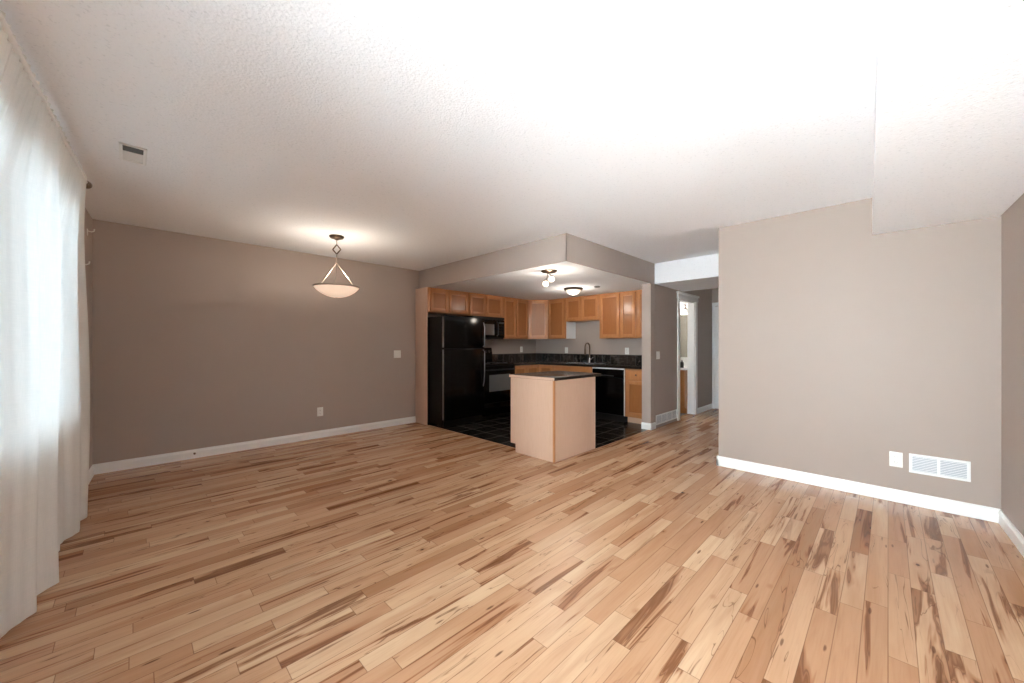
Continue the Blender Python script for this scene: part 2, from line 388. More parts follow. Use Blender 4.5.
# hallway end wall with white panel door
bm = bmesh.new(); bx(bm, 8.14, 8.26, 1.254, 4.3, 0, HC); struct('wall_end', bm, M_wall)
sbox('wall_bathroom', (6.36, 8.13, 4.2, 4.3, 0, HC), M_wall_w)

# window wall (slightly skewed): local frame x along the wall, y into the room
wroot_M = Matrix.Translation((WL(YD), YD, 0)) @ Matrix.Rotation(WA, 4, 'Z')   # local +x points past the back wall, local -y into the room
def wall_box(bm, s0, s1, n0, n1, z0, z1, bev=0.0):       # s: distance back from the corner, n: distance into the room
    before = set(bm.verts)
    bx(bm, -s1, -s0, -n1, -n0, z0, z1, bev)
    new = [v for v in bm.verts if v not in before]
    bmesh.ops.transform(bm, matrix=wroot_M, verts=new)
def WP(s, n, z): return wroot_M @ Vector((-s, -n, z))
WS0, WS1, WZ0, WZ1 = 1.60, 3.98, 0.72, 2.20
bm = bmesh.new()
wall_box(bm, 0.0, WS0, -0.13, 0, 0, HC); wall_box(bm, 5.85, 6.2, -0.13, 0, 0, HC); wall_box(bm, WS1, 5.85, -0.13, 0, WZ1, HC)
wall_box(bm, WS1, WS1+0.08, -0.13, 0, 0, WZ1)
wall_box(bm, WS0, WS1, -0.13, 0, 0, WZ0); wall_box(bm, WS0, WS1, -0.13, 0, WZ1, HC)
struct('wall_left', bm, M_wall)
# window: frame, mullions, sill, glass
fr = bmesh.new()
for a, b, c, d in ((WS0, WS0+0.05, WZ0, WZ1), (WS1-0.05, WS1, WZ0, WZ1)): wall_box(fr, a, b, -0.10, -0.04, c, d, 0.004)
wall_box(fr, WS0, WS1, -0.10, -0.04, WZ0, WZ0+0.05, 0.004); wall_box(fr, WS0, WS1, -0.10, -0.04, WZ1-0.05, WZ1, 0.004)
for s in (2.79,): wall_box(fr, s-0.03, s+0.03, -0.10, -0.04, WZ0+0.05, WZ1-0.05, 0.004)
wf = struct('window_1', fr, M_vinyl, None, True)
g = bmesh.new(); wall_box(g, WS0+0.05, WS1-0.05, -0.074, -0.068, WZ0+0.05, WZ1-0.05); obj('window_glass', g, M_tint, wf)
# unseen glazed door added beside the camera to let daylight in
dfm = bmesh.new()
for s in (4.06, 4.93, 5.79): wall_box(dfm, s, s+0.06, -0.10, -0.04, 0.0, WZ1, 0.004)
wall_box(dfm, 4.12, 5.79, -0.10, -0.04, 0.0, 0.08, 0.004); wall_box(dfm, 4.12, 5.79, -0.10, -0.04, WZ1-0.06, WZ1, 0.004)
wd = struct('added_light_door', dfm, M_vinyl, None, True)
g = bmesh.new(); wall_box(g, 4.12, 4.93, -0.074, -0.068, 0.08, WZ1-0.06); obj('added_door_glass', g, M_glass, wd)
g = bmesh.new(); wall_box(g, 4.99, 5.79, -0.074, -0.068, 0.08, WZ1-0.06); obj('added_door_glass', g, M_glass, wd)
g = bmesh.new(); wall_box(g, WS0-0.03, WS1+0.03, -0.04, 0.015, WZ0-0.025, WZ0, 0.005); obj('window_sill', g, M_trim, wf)
# unseen ground outside, made pale to bounce daylight up to the ceiling
bm = bmesh.new(); bx(bm, -14, -0.75, -8, 16, -0.3, -0.05); struct('ground_outside', bm, M_bounce_ground)

# baseboards
def base_prof(bm, p0, p1, nrm, h=0.098, t=0.014):       # straight moulded skirting board from p0 to p1, nrm into the room
    prof = [(0, 0), (t, 0), (t, h*0.72), (t*0.75, h*0.80), (t*0.55, h*0.88), (t*0.45, h), (0, h)]
    a = [bm.verts.new((p0[0]+nrm[0]*q, p0[1]+nrm[1]*q, z)) for q, z in prof]
    b = [bm.verts.new((p1[0]+nrm[0]*q, p1[1]+nrm[1]*q, z)) for q, z in prof]
    n = len(prof)
    for i in range(n): bm.faces.new((a[i], a[(i+1)%n], b[(i+1)%n], b[i]))
    bm.faces.new(a[::-1]); bm.faces.new(b)
def baseboard(name, segs):
    bm = bmesh.new()
    for s in segs: base_prof(bm, *s)
    return struct(name, bm, M_trim)
baseboard('baseboard_back', [((WL(YD)+0.001, YD-0.0005), (3.247, YD-0.0005), (0, -1))])
baseboard('baseboard_right', [((XR-0.0005, FR(XR)+0.001), (XR-0.0005, 1.267), (-1, 0)), ((XR-0.0145, 1.2535), (XR+0.4, 1.2535), (0, 1))])
baseboard('baseboard_near', [((-0.5, FR(-0.5)+0.0005), (XR-0.015, FR(XR)+0.0005), (0.0274, 1))])
c0, c1 = WP(0.015, 0.0005, 0), WP(4.05, 0.0005, 0)
baseboard('baseboard_left', [((c0.x, c0.y), (c1.x, c1.y), (0.9986, -0.0532))])
baseboard('baseboard_hall', [((5.381, YH-0.0005), (5.54, YH-0.0005), (0, -1)), ((5.3945, YH-0.0145), (5.3945, YH+0.14), (-1, 0)), ((7.285, YH-0.0005), (8.10, YH-0.0005), (0, -1))])

# bathroom doorway casing, jambs, crown head; door at the end of the hall
bm = bmesh.new()
bx(bm, 6.37, 6.462, YH-0.02, YH-0.0005, 0, 2.03, 0.004); bx(bm, 7.178, 7.275, YH-0.02, YH-0.0005, 0, 2.03, 0.004)
bx(bm, 6.35, 7.295, YH-0.024, YH-0.0005, 2.03, 2.11, 0.004); bx(bm, 6.33, 7.315, YH-0.04, YH-0.0005, 2.11, 2.145, 0.008)
bx(bm, 6.4605, 6.478, YH, YH+0.12, 0, 2.03); bx(bm, 7.162, 7.1795, YH, YH+0.12, 0, 2.03); bx(bm, 6.46, 7.18, YH, YH+0.12, 2.012, 2.0295)
struct('trim_3', bm, M_trim, None, True)
def panel_door(bm, w, h, t, rows):
    # slab in local x[0,w], z[0,h], front face at y=0 looking to -y, with sunk panels
    bx(bm, 0, w, 0.008, t, 0, h)
    xs = [0, 0.11, w/2-0.05, w/2+0.05, w-0.11, w]
    for i in (0, 2, 4): bx(bm, xs[i], xs[i+1], 0, 0.009, 0, h, 0.002)
    zs = [0] + [z for r in rows for z in r] + [h]
    for i in range(0, len(zs), 2):
        for a, b in ((xs[1], xs[2]), (xs[3], xs[4])): bx(bm, a-.002, b+.002, 0.0005, 0.009, zs[i], zs[i+1], 0.002)
    for r in rows:
        for a, b in ((xs[1], xs[2]), (xs[3], xs[4])): bx(bm, a+0.03, b-0.03, 0.002, 0.009, r[0]+0.03, r[1]-0.03, 0.003)
bm = bmesh.new(); panel_door(bm, 0.76, 2.0, 0.035, ((0.22, 0.80), (1.0, 1.62), (1.72, 1.90)))
bmesh.ops.transform(bm, matrix=Matrix.Translation((8.10, 2.42, 0.008)) @ Matrix.Rotation(R(-90), 4, 'Z'), verts=bm.verts)
d1 = struct('door_1', bm, M_trim, None, True)
bm = bmesh.new(); lathe(bm, [(0, 0), (0.028, 0.0), (0.028, 0.006), (0.011, 0.012), (0.011, 0.035), (0.027, 0.045), (0.03, 0.058), (0.022, 0.07), (0, 0.073)], 24, M=Matrix.Rotation(R(-90), 4, 'Y'), c=(8.10, 1.73, 0.97))
obj('door_knob', bm, M_nickel, d1, True)
bm = bmesh.new(); bx(bm, 8.085, 8.139, 2.422, 2.466, 0, 2.02, 0.003); bx(bm, 8.085, 8.139, 1.58, 1.655, 0, 2.02, 0.003); bx(bm, 8.085, 8.139, 1.58, 2.466, 2.021, 2.09, 0.003)
struct('trim_4', bm, M_trim, None, True)

# ------------------------------------------------------------------ sheer curtain on its rod
off = 0.12
rod = thing('curtain_rod', 'slim white curtain rod just below the ceiling over the window', 'curtain rod', WP(1.48, off, 2.385))
def rl(s, n=off, z=2.385): return WP(s, n, z) - Vector(rod.location)
bm = bmesh.new(); tube(bm, [rl(1.49), rl(3.8)], 0.012, 16); obj('rod', bm, M_trim, rod, True)
bm = bmesh.new()
dirv = (rl(1.0) - rl(1.49)).normalized()
lathe(bm, [(0, 0), (0.016, 0), (0.018, 0.012), (0.012, 0.02), (0.022, 0.035), (0.028, 0.055), (0.022, 0.075), (0.009, 0.088), (0, 0.09)], 24, M=dirv.to_track_quat('Z', 'Y').to_matrix().to_4x4(), c=rl(1.485))
f_ = obj('finial', bm, M_bronze, rod, True); f_['label'] = 'dark bronze finial'
for s in (1.515, 3.7):
    bm = bmesh.new(); tube(bm, [rl(s, 0.002), rl(s, off)], 0.008, 10); lathe(bm, [(0, 0), (0.03, 0), (0.03, 0.006), (0.012, 0.012), (0, 0.012)], 20, M=(rl(s, 1)-rl(s, 0)).to_track_quat('Z', 'Y').to_matrix().to_4x4(), c=rl(s, 0.001))
    obj('bracket', bm, M_bronze, rod, True)['label'] = 'dark rod bracket'
# fold profile: (distance back from the corner, distance from the wall) measured along the hem
prof = [(1.325, 0.100), (1.37, 0.122), (1.44, 0.098), (1.50, 0.062), (1.56, 0.088), (1.63, 0.112), (1.70, 0.098), (1.78, 0.060), (1.86, 0.050), (1.93, 0.062),
        (2.02, 0.052), (2.12, 0.045), (2.22, 0.050), (2.32, 0.072), (2.385, 0.124), (2.41, 0.128), (2.47, 0.085), (2.56, 0.060), (2.61, 0.075), (2.65, 0.102), (2.68, 0.102), (2.73, 0.070), (2.80, 0.040), (2.90, 0.034), (3.02, 0.034), (3.15, 0.038), (3.25, 0.05), (3.32, 0.06), (3.38, 0.05), (3.5, 0.04), (3.6, 0.05)]
def catmull(P, k=6):
    out = []
    for i in range(len(P)-1):
        p0, p1, p2, p3 = P[max(i-1, 0)], P[i], P[i+1], P[min(i+2, len(P)-1)]
        for j in range(k):
            t = j/k
            out.append(tuple(0.5*((2*p1[c]) + (-p0[c]+p2[c])*t + (2*p0[c]-5*p1[c]+4*p2[c]-p3[c])*t*t + (-p0[c]+3*p1[c]-3*p2[c]+p3[c])*t**3) for c in (0, 1)))
    out.append(P[-1]); return out
cp = catmull(prof, 7); NZ = 30
bm = bmesh.new(); grid = []
for iz in range(NZ+1):
    t = iz/NZ; z = 0.022 + (2.41-0.022)*t; row = []
    for i, (s, n) in enumerate(cp):
        k = max(0.0, (t-0.80)/0.20)                       # gathers tighten to the rod at the top
        gather = (0.014*math.sin(s*95)+0.010*math.sin(s*41+1.0)*(1-k))*(0.35+0.65*k)
        nn = n*(1-k) + (off+0.0)*k + gather*(0.45 + 0.55*k) 
        wob = 0.010*math.sin(3.1*z + s*4) * (1-k)
        q = min(1.0, max(0.0, (z-1.2)/1.2)); q = q*q*(3-2*q); e = max(0.0, 1-(s-1.325)/0.65)
        ss = s + 0.205*q*e - 0.035*math.sin(math.pi*t)*e
        row.append(bm.verts.new(WP(ss, max(0.03, nn+wob*0.6), z)))
    grid.append(row)
for a, b in zip(grid, grid[1:]):
    for i in range(len(cp)-1): bm.faces.new((a[i], a[i+1], b[i+1], b[i]))
cu = obj('sheer_curtain', bm, M_sheer, None, True)
tag(cu, 'floor-length white sheer curtain with soft pleats hanging across the bright window', 'curtain')
# small white wall hooks beside the curtain
for s, z, lab in ((0.34, 2.27, 'small white wall hook near the ceiling between curtain and back corner'), (0.62, 1.93, 'small white wall hook beside the curtain, below the other hook')):
    bm = bmesh.new(); wall_box(bm, s-0.012, s+0.012, 0.0008, 0.008, z-0.03, z+0.03, 0.003)
    p = [WP(s, 0.006, z+0.01), WP(s, 0.03, z+0.005), WP(s, 0.045, z+0.015), WP(s, 0.048, z+0.035)]
    tube(bm, p, 0.005, 10); tag(obj('wall_hook', bm, M_plastic, None, True), lab, 'hook')

# ------------------------------------------------------------------ kitchen cabinets
def shaker(bm, x0, x1, z0, z1, y, t=0.02, fw=0.052, bev=0.0025):
    # door in the plane y (front towards -y): four stiles/rails and a sunk panel
    bx(bm, x0, x0+fw, y-t, y, z0, z1, bev); bx(bm, x1-fw, x1, y-t, y, z0, z1, bev)
    bx(bm, x0+fw-.001, x1-fw+.001, y-t+.0005, y, z0, z0+fw, bev); bx(bm, x0+fw-.001, x1-fw+.001, y-t+.0005, y, z1-fw, z1, bev)
    bx(bm, x0+fw-.002, x1-fw+.002, y-t+0.012, y, z0+fw-.002, z1-fw+.002, mi=1)
def cabinet(label, loc, rz, w_, d, h, doors, group=None, side=None, name='wall_cabinet', kick=0.0, top=None):
    c = thing(name, label, 'cabinet', loc, rz, group)
    bm = bmesh.new(); x = w_/2
    bx(bm, -x, x, -d+0.02, -0.001, kick, top or h, 0.0015)
    ff = 0.02                                        # face frame at the front
    bx(bm, -x, x, -d, -d+0.021, kick, h, 0.0015, mi=0)
    if side is not None:
        for s in side: bx(bm, s*x-(0.004 if s < 0 else -0.0), s*x+(0.0 if s < 0 else 0.004), -d+0.022, -0.001, kick+0.001, h-0.001, 0, mi=1)
    if kick: bx(bm, -x+0.002, x-0.002, -d+0.075, -0.002, 0, kick+0.001, 0, mi=2)
    obj('body', bm, [M_maple, M_white_lam, M_maple_pale], c, True)
    for (x0, x1, z0, z1, kind) in doors:
        bm = bmesh.new()
        if kind == 'drawer':
            bx(bm, x0, x1, -d-0.019, -d-0.0005, z0, z1, 0.006, 3)
            dr = obj('drawer_front', bm, M_maple, c, True)
            bm = bmesh.new(); lathe(bm, [(0, 0), (0.006, 0), (0.006, 0.012), (0.014, 0.018), (0.015, 0.024), (0.009, 0.03), (0, 0.031)], 18, M=Matrix.Rotation(R(90), 4, 'X'), c=((x0+x1)/2, -d-0.0195, (z0+z1)/2))
            k_ = obj('knob', bm, M_bronze, dr, True)
        elif kind == 'false':
            bx(bm, x0, x1, -d-0.019, -d-0.0005, z0, z1, 0.006, 3); obj('false_front', bm, M_maple, c, True)
        else:
            shaker(bm, x0, x1, z0, z1, -d-0.0005); obj('door', bm, [M_maple, M_maple_panel], c, True)
    return c
ZT = HL - 0.004
def up(label, wall, a, b, z0, cuts, side=None, group='maple wall cabinets'):
    """wall 'Y': a<b are X; wall 'X': a>b are Y (left to right as seen)"""
    h = ZT - z0
    if wall == 'Y': loc = ((a+b)/2, YD-0.001, z0); rz = 0; wd = b-a; f = lambda v: v-(a+b)/2
    else: loc = (XK-0.001, (a+b)/2, z0); rz = R(-90); wd = a-b; f = lambda v: (a+b)/2 - v
    ds = []
    for c0, c1 in cuts: ds.append((f(c0)+0.012, f(c1)-0.012, 0.018, h-0.028, 'door'))
    return cabinet(label, loc, rz, wd-0.002, 0.33, h, ds, group, side)
# tall pale panel at the left end of the run
gp = boxobj('end_panel', (3.25, 3.266, 5.115, YD-0.001, 0.0015, ZT), M_maple_pale, None, 0.0015)
tag(gp, 'tall pale maple end panel standing between taupe dining wall and black refrigerator', 'panel')
up('short two-door maple wall cabinet directly above the black refrigerator', 'Y', 3.275, 4.085, 1.775, [(3.30, 3.66), (3.66, 4.07)])
up('short two-door maple wall cabinet directly above the black microwave', 'Y', 4.087, 4.895, 1.765, [(4.095, 4.475), (4.475, 4.88)])
up('tall two-door maple wall cabinet between the microwave and the corner cabinet', 'Y', 4.897, 5.608, 1.378, [(4.91, 5.24), (5.24, 5.60)])
# diagonal corner cabinet
cc = thing('wall_cabinet', 'diagonal corner maple wall cabinet with one door facing the room', 'cabinet', (XK-0.001, YD-0.001, 1.378), 0, 'maple wall cabinets')
h = ZT-1.378
bm = bmesh.new(); prism(bm, [(0, 0), (-0.609, 0), (-0.609, -0.33), (-0.33, -0.609), (0, -0.609)], 0, h, 0.0015); obj('body', bm, M_maple, cc, True)
bm = bmesh.new(); shaker(bm, -0.178, 0.178, 0.018, h-0.028, 0)
bmesh.ops.transform(bm, matrix=Matrix.Translation((-0.4702, -0.4702, 0)) @ Matrix.Rotation(R(-45), 4, 'Z'), verts=bm.verts); obj('door', bm, [M_maple, M_maple_panel], cc, True)
up('narrow one-door maple wall cabinet right of the corner cabinet, white side showing', 'X', 4.838, 4.402, 1.378, [(4.83, 4.41)], side=(1,))
up('short two-door maple wall cabinet over the kitchen sink', 'X', 4.397, 3.655, 1.705, [(4.39, 4.03), (4.03, 3.665)])
up('tall two-door maple wall cabinet right of the sink', 'X', 3.653, 2.945, 1.370, [(3.645, 3.245), (3.245, 2.955)])
up('tall narrow maple wall cabinet at the right end beside the wall stub', 'X', 2.943, 2.622, 1.370, [(2.935, 2.63)])

# base cabinets
lz = thing('base_cabinet', 'corner maple base cabinet with an inward-folded door between range and sink', 'cabinet', (XK-0.001, YD-0.001, 0.001), 0, 'maple base cabinets')
bm = bmesh.new(); a, b2 = 0.600, 1.0
prism(bm, [(0, 0), (-1.318, 0), (-1.318, -a), (-0.60, -a), (-0.60, -a-0.36), (0, -a-0.36)], 0.10, 0.874, 0.0015)
prism(bm, [(-0.01, -0.01), (-1.30, -0.01), (-1.30, -a+0.07), (-0.53, -a+0.07), (-0.53, -a-0.35), (-0.01, -a-0.35)], 0.0, 0.101)
obj('body', bm, M_maple, lz, True)
for x0, x1 in ((-1.30, -0.98), (-0.965, -0.625)):
    bm = bmesh.new(); shaker(bm, x0, x1, 0.13, 0.86, -a-0.0005); obj('door', bm, [M_maple, M_maple_panel], lz, True)
bm = bmesh.new(); shaker(bm, -0.335, -0.005, 0.13, 0.86, 0)
bmesh.ops.transform(bm, matrix=Matrix.Translation((-0.6005, -a-0.358, 0)) @ Matrix.Rotation(R(-90), 4, 'Z') @ Matrix.Translation((0, 0, 0)), verts=bm.verts)
obj('door', bm, [M_maple, M_maple_panel], lz, True)
c = cabinet('maple sink base cabinet with a plain false drawer front under the sink', (XK-0.001, 4.058, 0.001), R(-90), 0.850, 0.60, 0.874,
        [(-0.405, 0.40, 0.70, 0.86, 'false'), (-0.405, -0.005, 0.13, 0.68, 'door'), (0.005, 0.40, 0.13, 0.68, 'door')], 'maple base cabinets', None, 'base_cabinet', 0.10, 0.72)
c = cabinet('maple base cabinet with one drawer over one door, right of the dishwasher', (XK-0.001, 2.816, 0.001), R(-90), 0.388, 0.60, 0.874,
        [(-0.168, 0.185, 0.70, 0.86, 'drawer'), (-0.168, 0.185, 0.13, 0.68, 'door')], 'maple base cabinets', None, 'base_cabinet', 0.10)

# counter with sink cut-out, drawn as an L
ct = thing('countertop', 'dark brown L-shaped kitchen countertop running from range to wall stub', 'countertop', (XK-0.001, YD-0.001, 0.877))
bm = bmesh.new(); T = 0.038; fx = -0.635
bx(bm, -1.325, fx, -0.635, 0, 0, T, 0.004); bx(bm, fx, 0, -1.02, 0, 0, T, 0.0)
bx(bm, fx, -0.545, -1.80, -1.02, 0, T); bx(bm, -0.10, 0, -1.80, -1.02, 0, T); bx(bm, fx, 0, -2.826, -1.80, 0, T)
obj('worktop', bm, M_worktop, ct)
bs = thing('backsplash', 'row of dark slate tiles along the wall behind the countertop', 'backsplash', (XK-0.001, YD-0.001, 0.9155))
bm = bmesh.new(); bx(bm, -1.32, 0, -0.010, 0, 0, 0.165, 0.001); bx(bm, -0.010, 0, -2.826, -0.0105, 0, 0.165, 0.001); obj('tile_strip', bm, M_splash, bs)
# sink
sk = thing('kitchen_sink', 'stainless steel double sink set into the dark countertop', 'sink', (5.898, 4.04, 0.9155))
bm = bmesh.new()
def rim(bm, x0, x1, y0, y1, w_, z0, z1):
    bx(bm, x0, x1, y0, y0+w_, z0, z1, 0.001); bx(bm, x0, x1, y1-w_, y1, z0, z1, 0.001); bx(bm, x0, x0+w_, y0+w_, y1-w_, z0, z1, 0.001); bx(bm, x1-w_, x1, y0+w_, y1-w_, z0, z1, 0.001)
rim(bm, -0.24, 0.24, -0.405, 0.405, 0.03, 0.0, 0.006); bx(bm, -0.22, 0.22, -0.015, 0.015, 0.0, 0.006, 0.001)
obj('rim', bm, M_steel, sk, True)
for y0, y1 in ((-0.375, -0.015), (0.015, 0.375)):
    bm = bmesh.new(); z0 = -0.17
    rim(bm, -0.215, 0.215, y0, y1, 0.003, z0, 0.0); bx(bm, -0.215, 0.215, y0, y1, z0-0.003, z0); obj('bowl', bm, M_steel, sk, True)
# faucet
fa = thing('faucet', 'tall dark gooseneck kitchen faucet with chrome base behind the sink', 'faucet', (6.170, 4.046, 0.9155))
bm = bmesh.new(); lathe(bm, [(0, 0), (0.027, 0), (0.027, 0.008), (0.021, 0.02), (0.018, 0.09), (0.0, 0.09)], 24); obj('faucet_base', bm, M_chrome, fa, True)
bm = bmesh.new(); pts = [(0, 0, 0.08), (0, 0, 0.25)] + [(-0.075+0.075*math.cos(t), 0.0, 0.30+0.075*math.sin(t)) for t in [i*math.pi/10 for i in range(11)]] + [(-0.150, 0, 0.26)]
tube(bm, pts, 0.013, 14); obj('spout', bm, M_bronze, fa, True)
bm = bmesh.new(); tube(bm, [(-0.150, 0, 0.27), (-0.150, 0, 0.17), (-0.150, 0, 0.155)], [0.016, 0.019, 0.015], 14); obj('spray_head', bm, M_bronze, fa, True)
bm = bmesh.new(); tube(bm, [(0, -0.018, 0.06), (0, -0.05, 0.075), (-0.01, -0.085, 0.11)], [0.009, 0.007, 0.006], 10); obj('handle', bm, M_chrome, fa, True)

# dishwasher
dw = thing('dishwasher', 'black dishwasher under the dark countertop, right of the sink base cabinet', 'dishwasher', (5.62, 3.320, 0.001), R(-90))
bm = bmesh.new(); bx(bm, -0.296, 0.296, 0.004, 0.57, 0.10, 0.870); bx(bm, -0.29, 0.29, 0.03, 0.5, 0.0, 0.10); obj('body', bm, M_black_plastic, dw)
bm = bmesh.new(); bx(bm, -0.293, 0.293, -0.024, 0.003, 0.115, 0.715, 0.006, 3); obj('door', bm, M_black, dw, True)
bm = bmesh.new(); bx(bm, -0.293, 0.293, -0.030, 0.003, 0.72, 0.850, 0.006, 3); cpn = obj('control_panel', bm, M_black, dw, True)
bm = bmesh.new(); bx(bm, -0.12, 0.12, -0.036, -0.030, 0.735, 0.755, 0.003); obj('latch_handle', bm, M_black_plastic, cpn, True)
bm = bmesh.new(); bx(bm, -0.30, 0.30, -0.014, 0.0, 0.853, 0.8725, 0.001); bx(bm, -0.3035, -0.294, -0.012, 0.003, 0.10, 0.853); bx(bm, 0.294, 0.3035, -0.012, 0.003, 0.10, 0.853)
obj('trim_strip', bm, M_trim, dw)['label'] = 'white trim strip around the dishwasher'
bm = bmesh.new(); bx(bm, -0.29, 0.29, -0.005, 0.028, 0.0, 0.10, 0.002); obj('kick_plate', bm, M_black_plastic, dw)

# refrigerator (top freezer)
fg = thing('refrigerator', 'tall black top-freezer refrigerator beside the pale end panel', 'refrigerator', (3.69, 4.70, 0.001))
bm = bmesh.new(); bx(bm, -0.395, 0.395, 0.065, 0.73, 0.03, 1.695, 0.006); obj('body', bm, M_black_tex, fg, True)
bm = bmesh.new(); bx(bm, -0.38, 0.38, 0.04, 0.075, 0.012, 0.10, 0.003)
for i in range(12): bx(bm, -0.34+i*0.058, -0.30+i*0.058, 0.037, 0.041, 0.03, 0.08)
obj('grille', bm, M_black_plastic, fg)
for nm, z0, z1 in (('freezer_door', 1.205, 1.697), ('fridge_door', 0.11, 1.195)):
    bm = bmesh.new(); bx(bm, -0.398, 0.398, 0.0, 0.058, z0, z1, 0.010, 4); d_ = obj(nm, bm, M_black, fg, True)
    bm = bmesh.new(); bx(bm, -0.3996, -0.3975, 0.013, 0.050, z0+0.012, z1-0.012); obj('door_edge_highlight', bm, M_handle, d_)['label'] = 'painted grey highlight along the door edge'  # grey strip stands in for the window highlight on the rounded edge
    bm = bmesh.new(); bx(bm, -0.385, 0.385, 0.058, 0.066, z0+0.01, z1-0.01); obj('gasket', bm, M_black_plastic, d_)
    if nm[1] == 'r' and z0 > 1: hz = [(1.225, 0.0), (1.25, -0.045), (1.55, -0.045), (1.62, -0.012)]
    else: hz = [(0.58, 0.0), (0.66, -0.03), (0.80, -0.045), (1.15, -0.045), (1.175, 0.0)]
    bm = bmesh.new(); tube(bm, [(0.366, y*0.8, z) for z, y in hz], 0.008, 12); obj('handle', bm, M_handle, d_, True)
for sx in (-0.36, 0.36):
    bm = bmesh.new(); bx(bm, sx-0.03, sx+0.03, 0.15, 0.21, 0.0, 0.031, 0.004); obj('foot', bm, M_black_plastic, fg)
bm = bmesh.new(); bx(bm, -0.39, -0.33, 0.02, 0.10, 1.6975, 1.712, 0.004); obj('hinge_cover', bm, M_black_plastic, fg)

# range
rg = thing('range', 'black freestanding electric range between refrigerator and corner base cabinet', 'stove', (4.508, 4.79, 0.001))
bm = bmesh.new(); bx(bm, -0.378, 0.378, 0.03, 0.645, 0.04, 0.905, 0.003); bx(bm, -0.36, 0.36, 0.06, 0.6, 0.0, 0.04); obj('body', bm, M_black_tex, rg)
bm = bmesh.new(); bx(bm, -0.382, 0.382, 0.0, 0.60, 0.906, 0.924, 0.005, 3); ck = obj('cooktop', bm, M_black, rg, True)
for x, y, r in ((-0.19, 0.15, 0.075), (0.19, 0.15, 0.10), (-0.19, 0.43, 0.10), (0.19, 0.43, 0.075)):
    bm = bmesh.new()
    for k in range(4): tube(bm, [((r-0.02*k)*math.cos(t)+x, (r-0.02*k)*math.sin(t)+y, 0.932) for t in [j*2*math.pi/28 for j in range(28)]], 0.0042, 8, True)
    b_ = obj('burner_coil', bm, M_black_plastic, ck, True)
    bm = bmesh.new(); lathe(bm, [(r+0.012, 0.0), (r+0.018, 0.003), (r+0.010, 0.004), (r-0.02, 0.0012), (0, 0.0012)], 32, c=(x, y, 0.9235)); obj('drip_pan', bm, M_chrome, ck, True)
bm = bmesh.new()
prof_ = [(0.60, 0.906), (0.655, 0.906), (0.655, 1.205), (0.625, 1.205), (0.60, 1.06)]
aa = [bm.verts.new((-0.38, y, z)) for y, z in prof_]; bb = [bm.verts.new((0.38, y, z)) for y, z in prof_]
for i in range(5): bm.faces.new((aa[i], aa[(i+1)%5], bb[(i+1)%5], bb[i]))
bm.faces.new(aa[::-1]); bm.faces.new(bb); bmesh.ops.bevel(bm, geom=bm.edges[:], offset=0.004, segments=2, affect='EDGES'); bgd = obj('backguard', bm, M_black, rg, True)
for x in (-0.30, -0.22, 0.22, 0.30):
    bm = bmesh.new(); lathe(bm, [(0, 0), (0.022, 0), (0.02, 0.018), (0.0, 0.02)], 20, M=Matrix.Rotation(R(80), 4, 'X'), c=(x, 0.611, 1.13)); obj('knob', bm, M_black_plastic, bgd, True)
bm = bmesh.new(); bx(bm, -0.375, 0.375, -0.012, 0.029, 0.27, 0.895, 0.008, 3); od = obj('oven_door', bm, M_black, rg, True)
bm = bmesh.new(); bx(bm, -0.25, 0.25, -0.0145, -0.0115, 0.46, 0.745, 0.001); obj('oven_window', bm, M_grey_glass, od)['label'] = 'grey reflective oven window'
bm = bmesh.new(); tube(bm, [(-0.33, -0.012, 0.83), (-0.33, -0.05, 0.83), (0.33, -0.05, 0.83), (0.33, -0.012, 0.83)], 0.011, 12); obj('handle', bm, M_black_plastic, od, True)
bm = bmesh.new(); bx(bm, -0.375, 0.375, -0.008, 0.029, 0.06, 0.255, 0.008, 3); obj('drawer', bm, M_black, rg, True)
# microwave
mw = thing('microwave', 'black over-the-range microwave mounted under the short maple cabinet', 'microwave', (4.508, 5.06, 1.360))
bm = bmesh.new(); bx(bm, -0.378, 0.378, 0.02, 0.387, 0, 0.400, 0.004); obj('body', bm, M_black_plastic, mw)
bm = bmesh.new(); bx(bm, -0.378, 0.205, -0.01, 0.019, 0.03, 0.35, 0.006, 3); md = obj('door', bm, M_black, mw, True)
bm = bmesh.new(); bx(bm, -0.28, 0.115, -0.012, -0.0095, 0.075, 0.27, 0.001); obj('window', bm, M_grey_glass, md)['label'] = 'grey tinted microwave window'
bm = bmesh.new(); tube(bm, [(0.18, -0.01, 0.06), (0.18, -0.045, 0.08), (0.18, -0.045, 0.30), (0.18, -0.01, 0.32)], 0.009, 10); obj('handle', bm, M_black_plastic, md, True)
bm = bmesh.new(); bx(bm, 0.209, 0.378, -0.008, 0.019, 0.03, 0.35, 0.005, 3); mp_ = obj('control_panel', bm, M_black, mw, True)
bm = bmesh.new(); bx(bm, 0.235, 0.355, -0.0095, -0.0075, 0.285, 0.32); obj('display', bm, M_grey_glass, mp_)
bm = bmesh.new()
for i in range(3):
    for j in range(4): bx(bm, 0.238+i*0.041, 0.272+i*0.041, -0.0095, -0.0075, 0.07+j*0.048, 0.105+j*0.048, 0.001)
obj('keypad', bm, M_black_glass, mp_)
bm = bmesh.new(); bx(bm, -0.378, 0.378, -0.004, 0.019, 0.352, 0.400, 0.003)
for i in range(22): bx(bm, -0.36+i*0.033, -0.335+i*0.033, -0.006, -0.003, 0.365, 0.388)
obj('vent_grille', bm, M_black_plastic, mw)

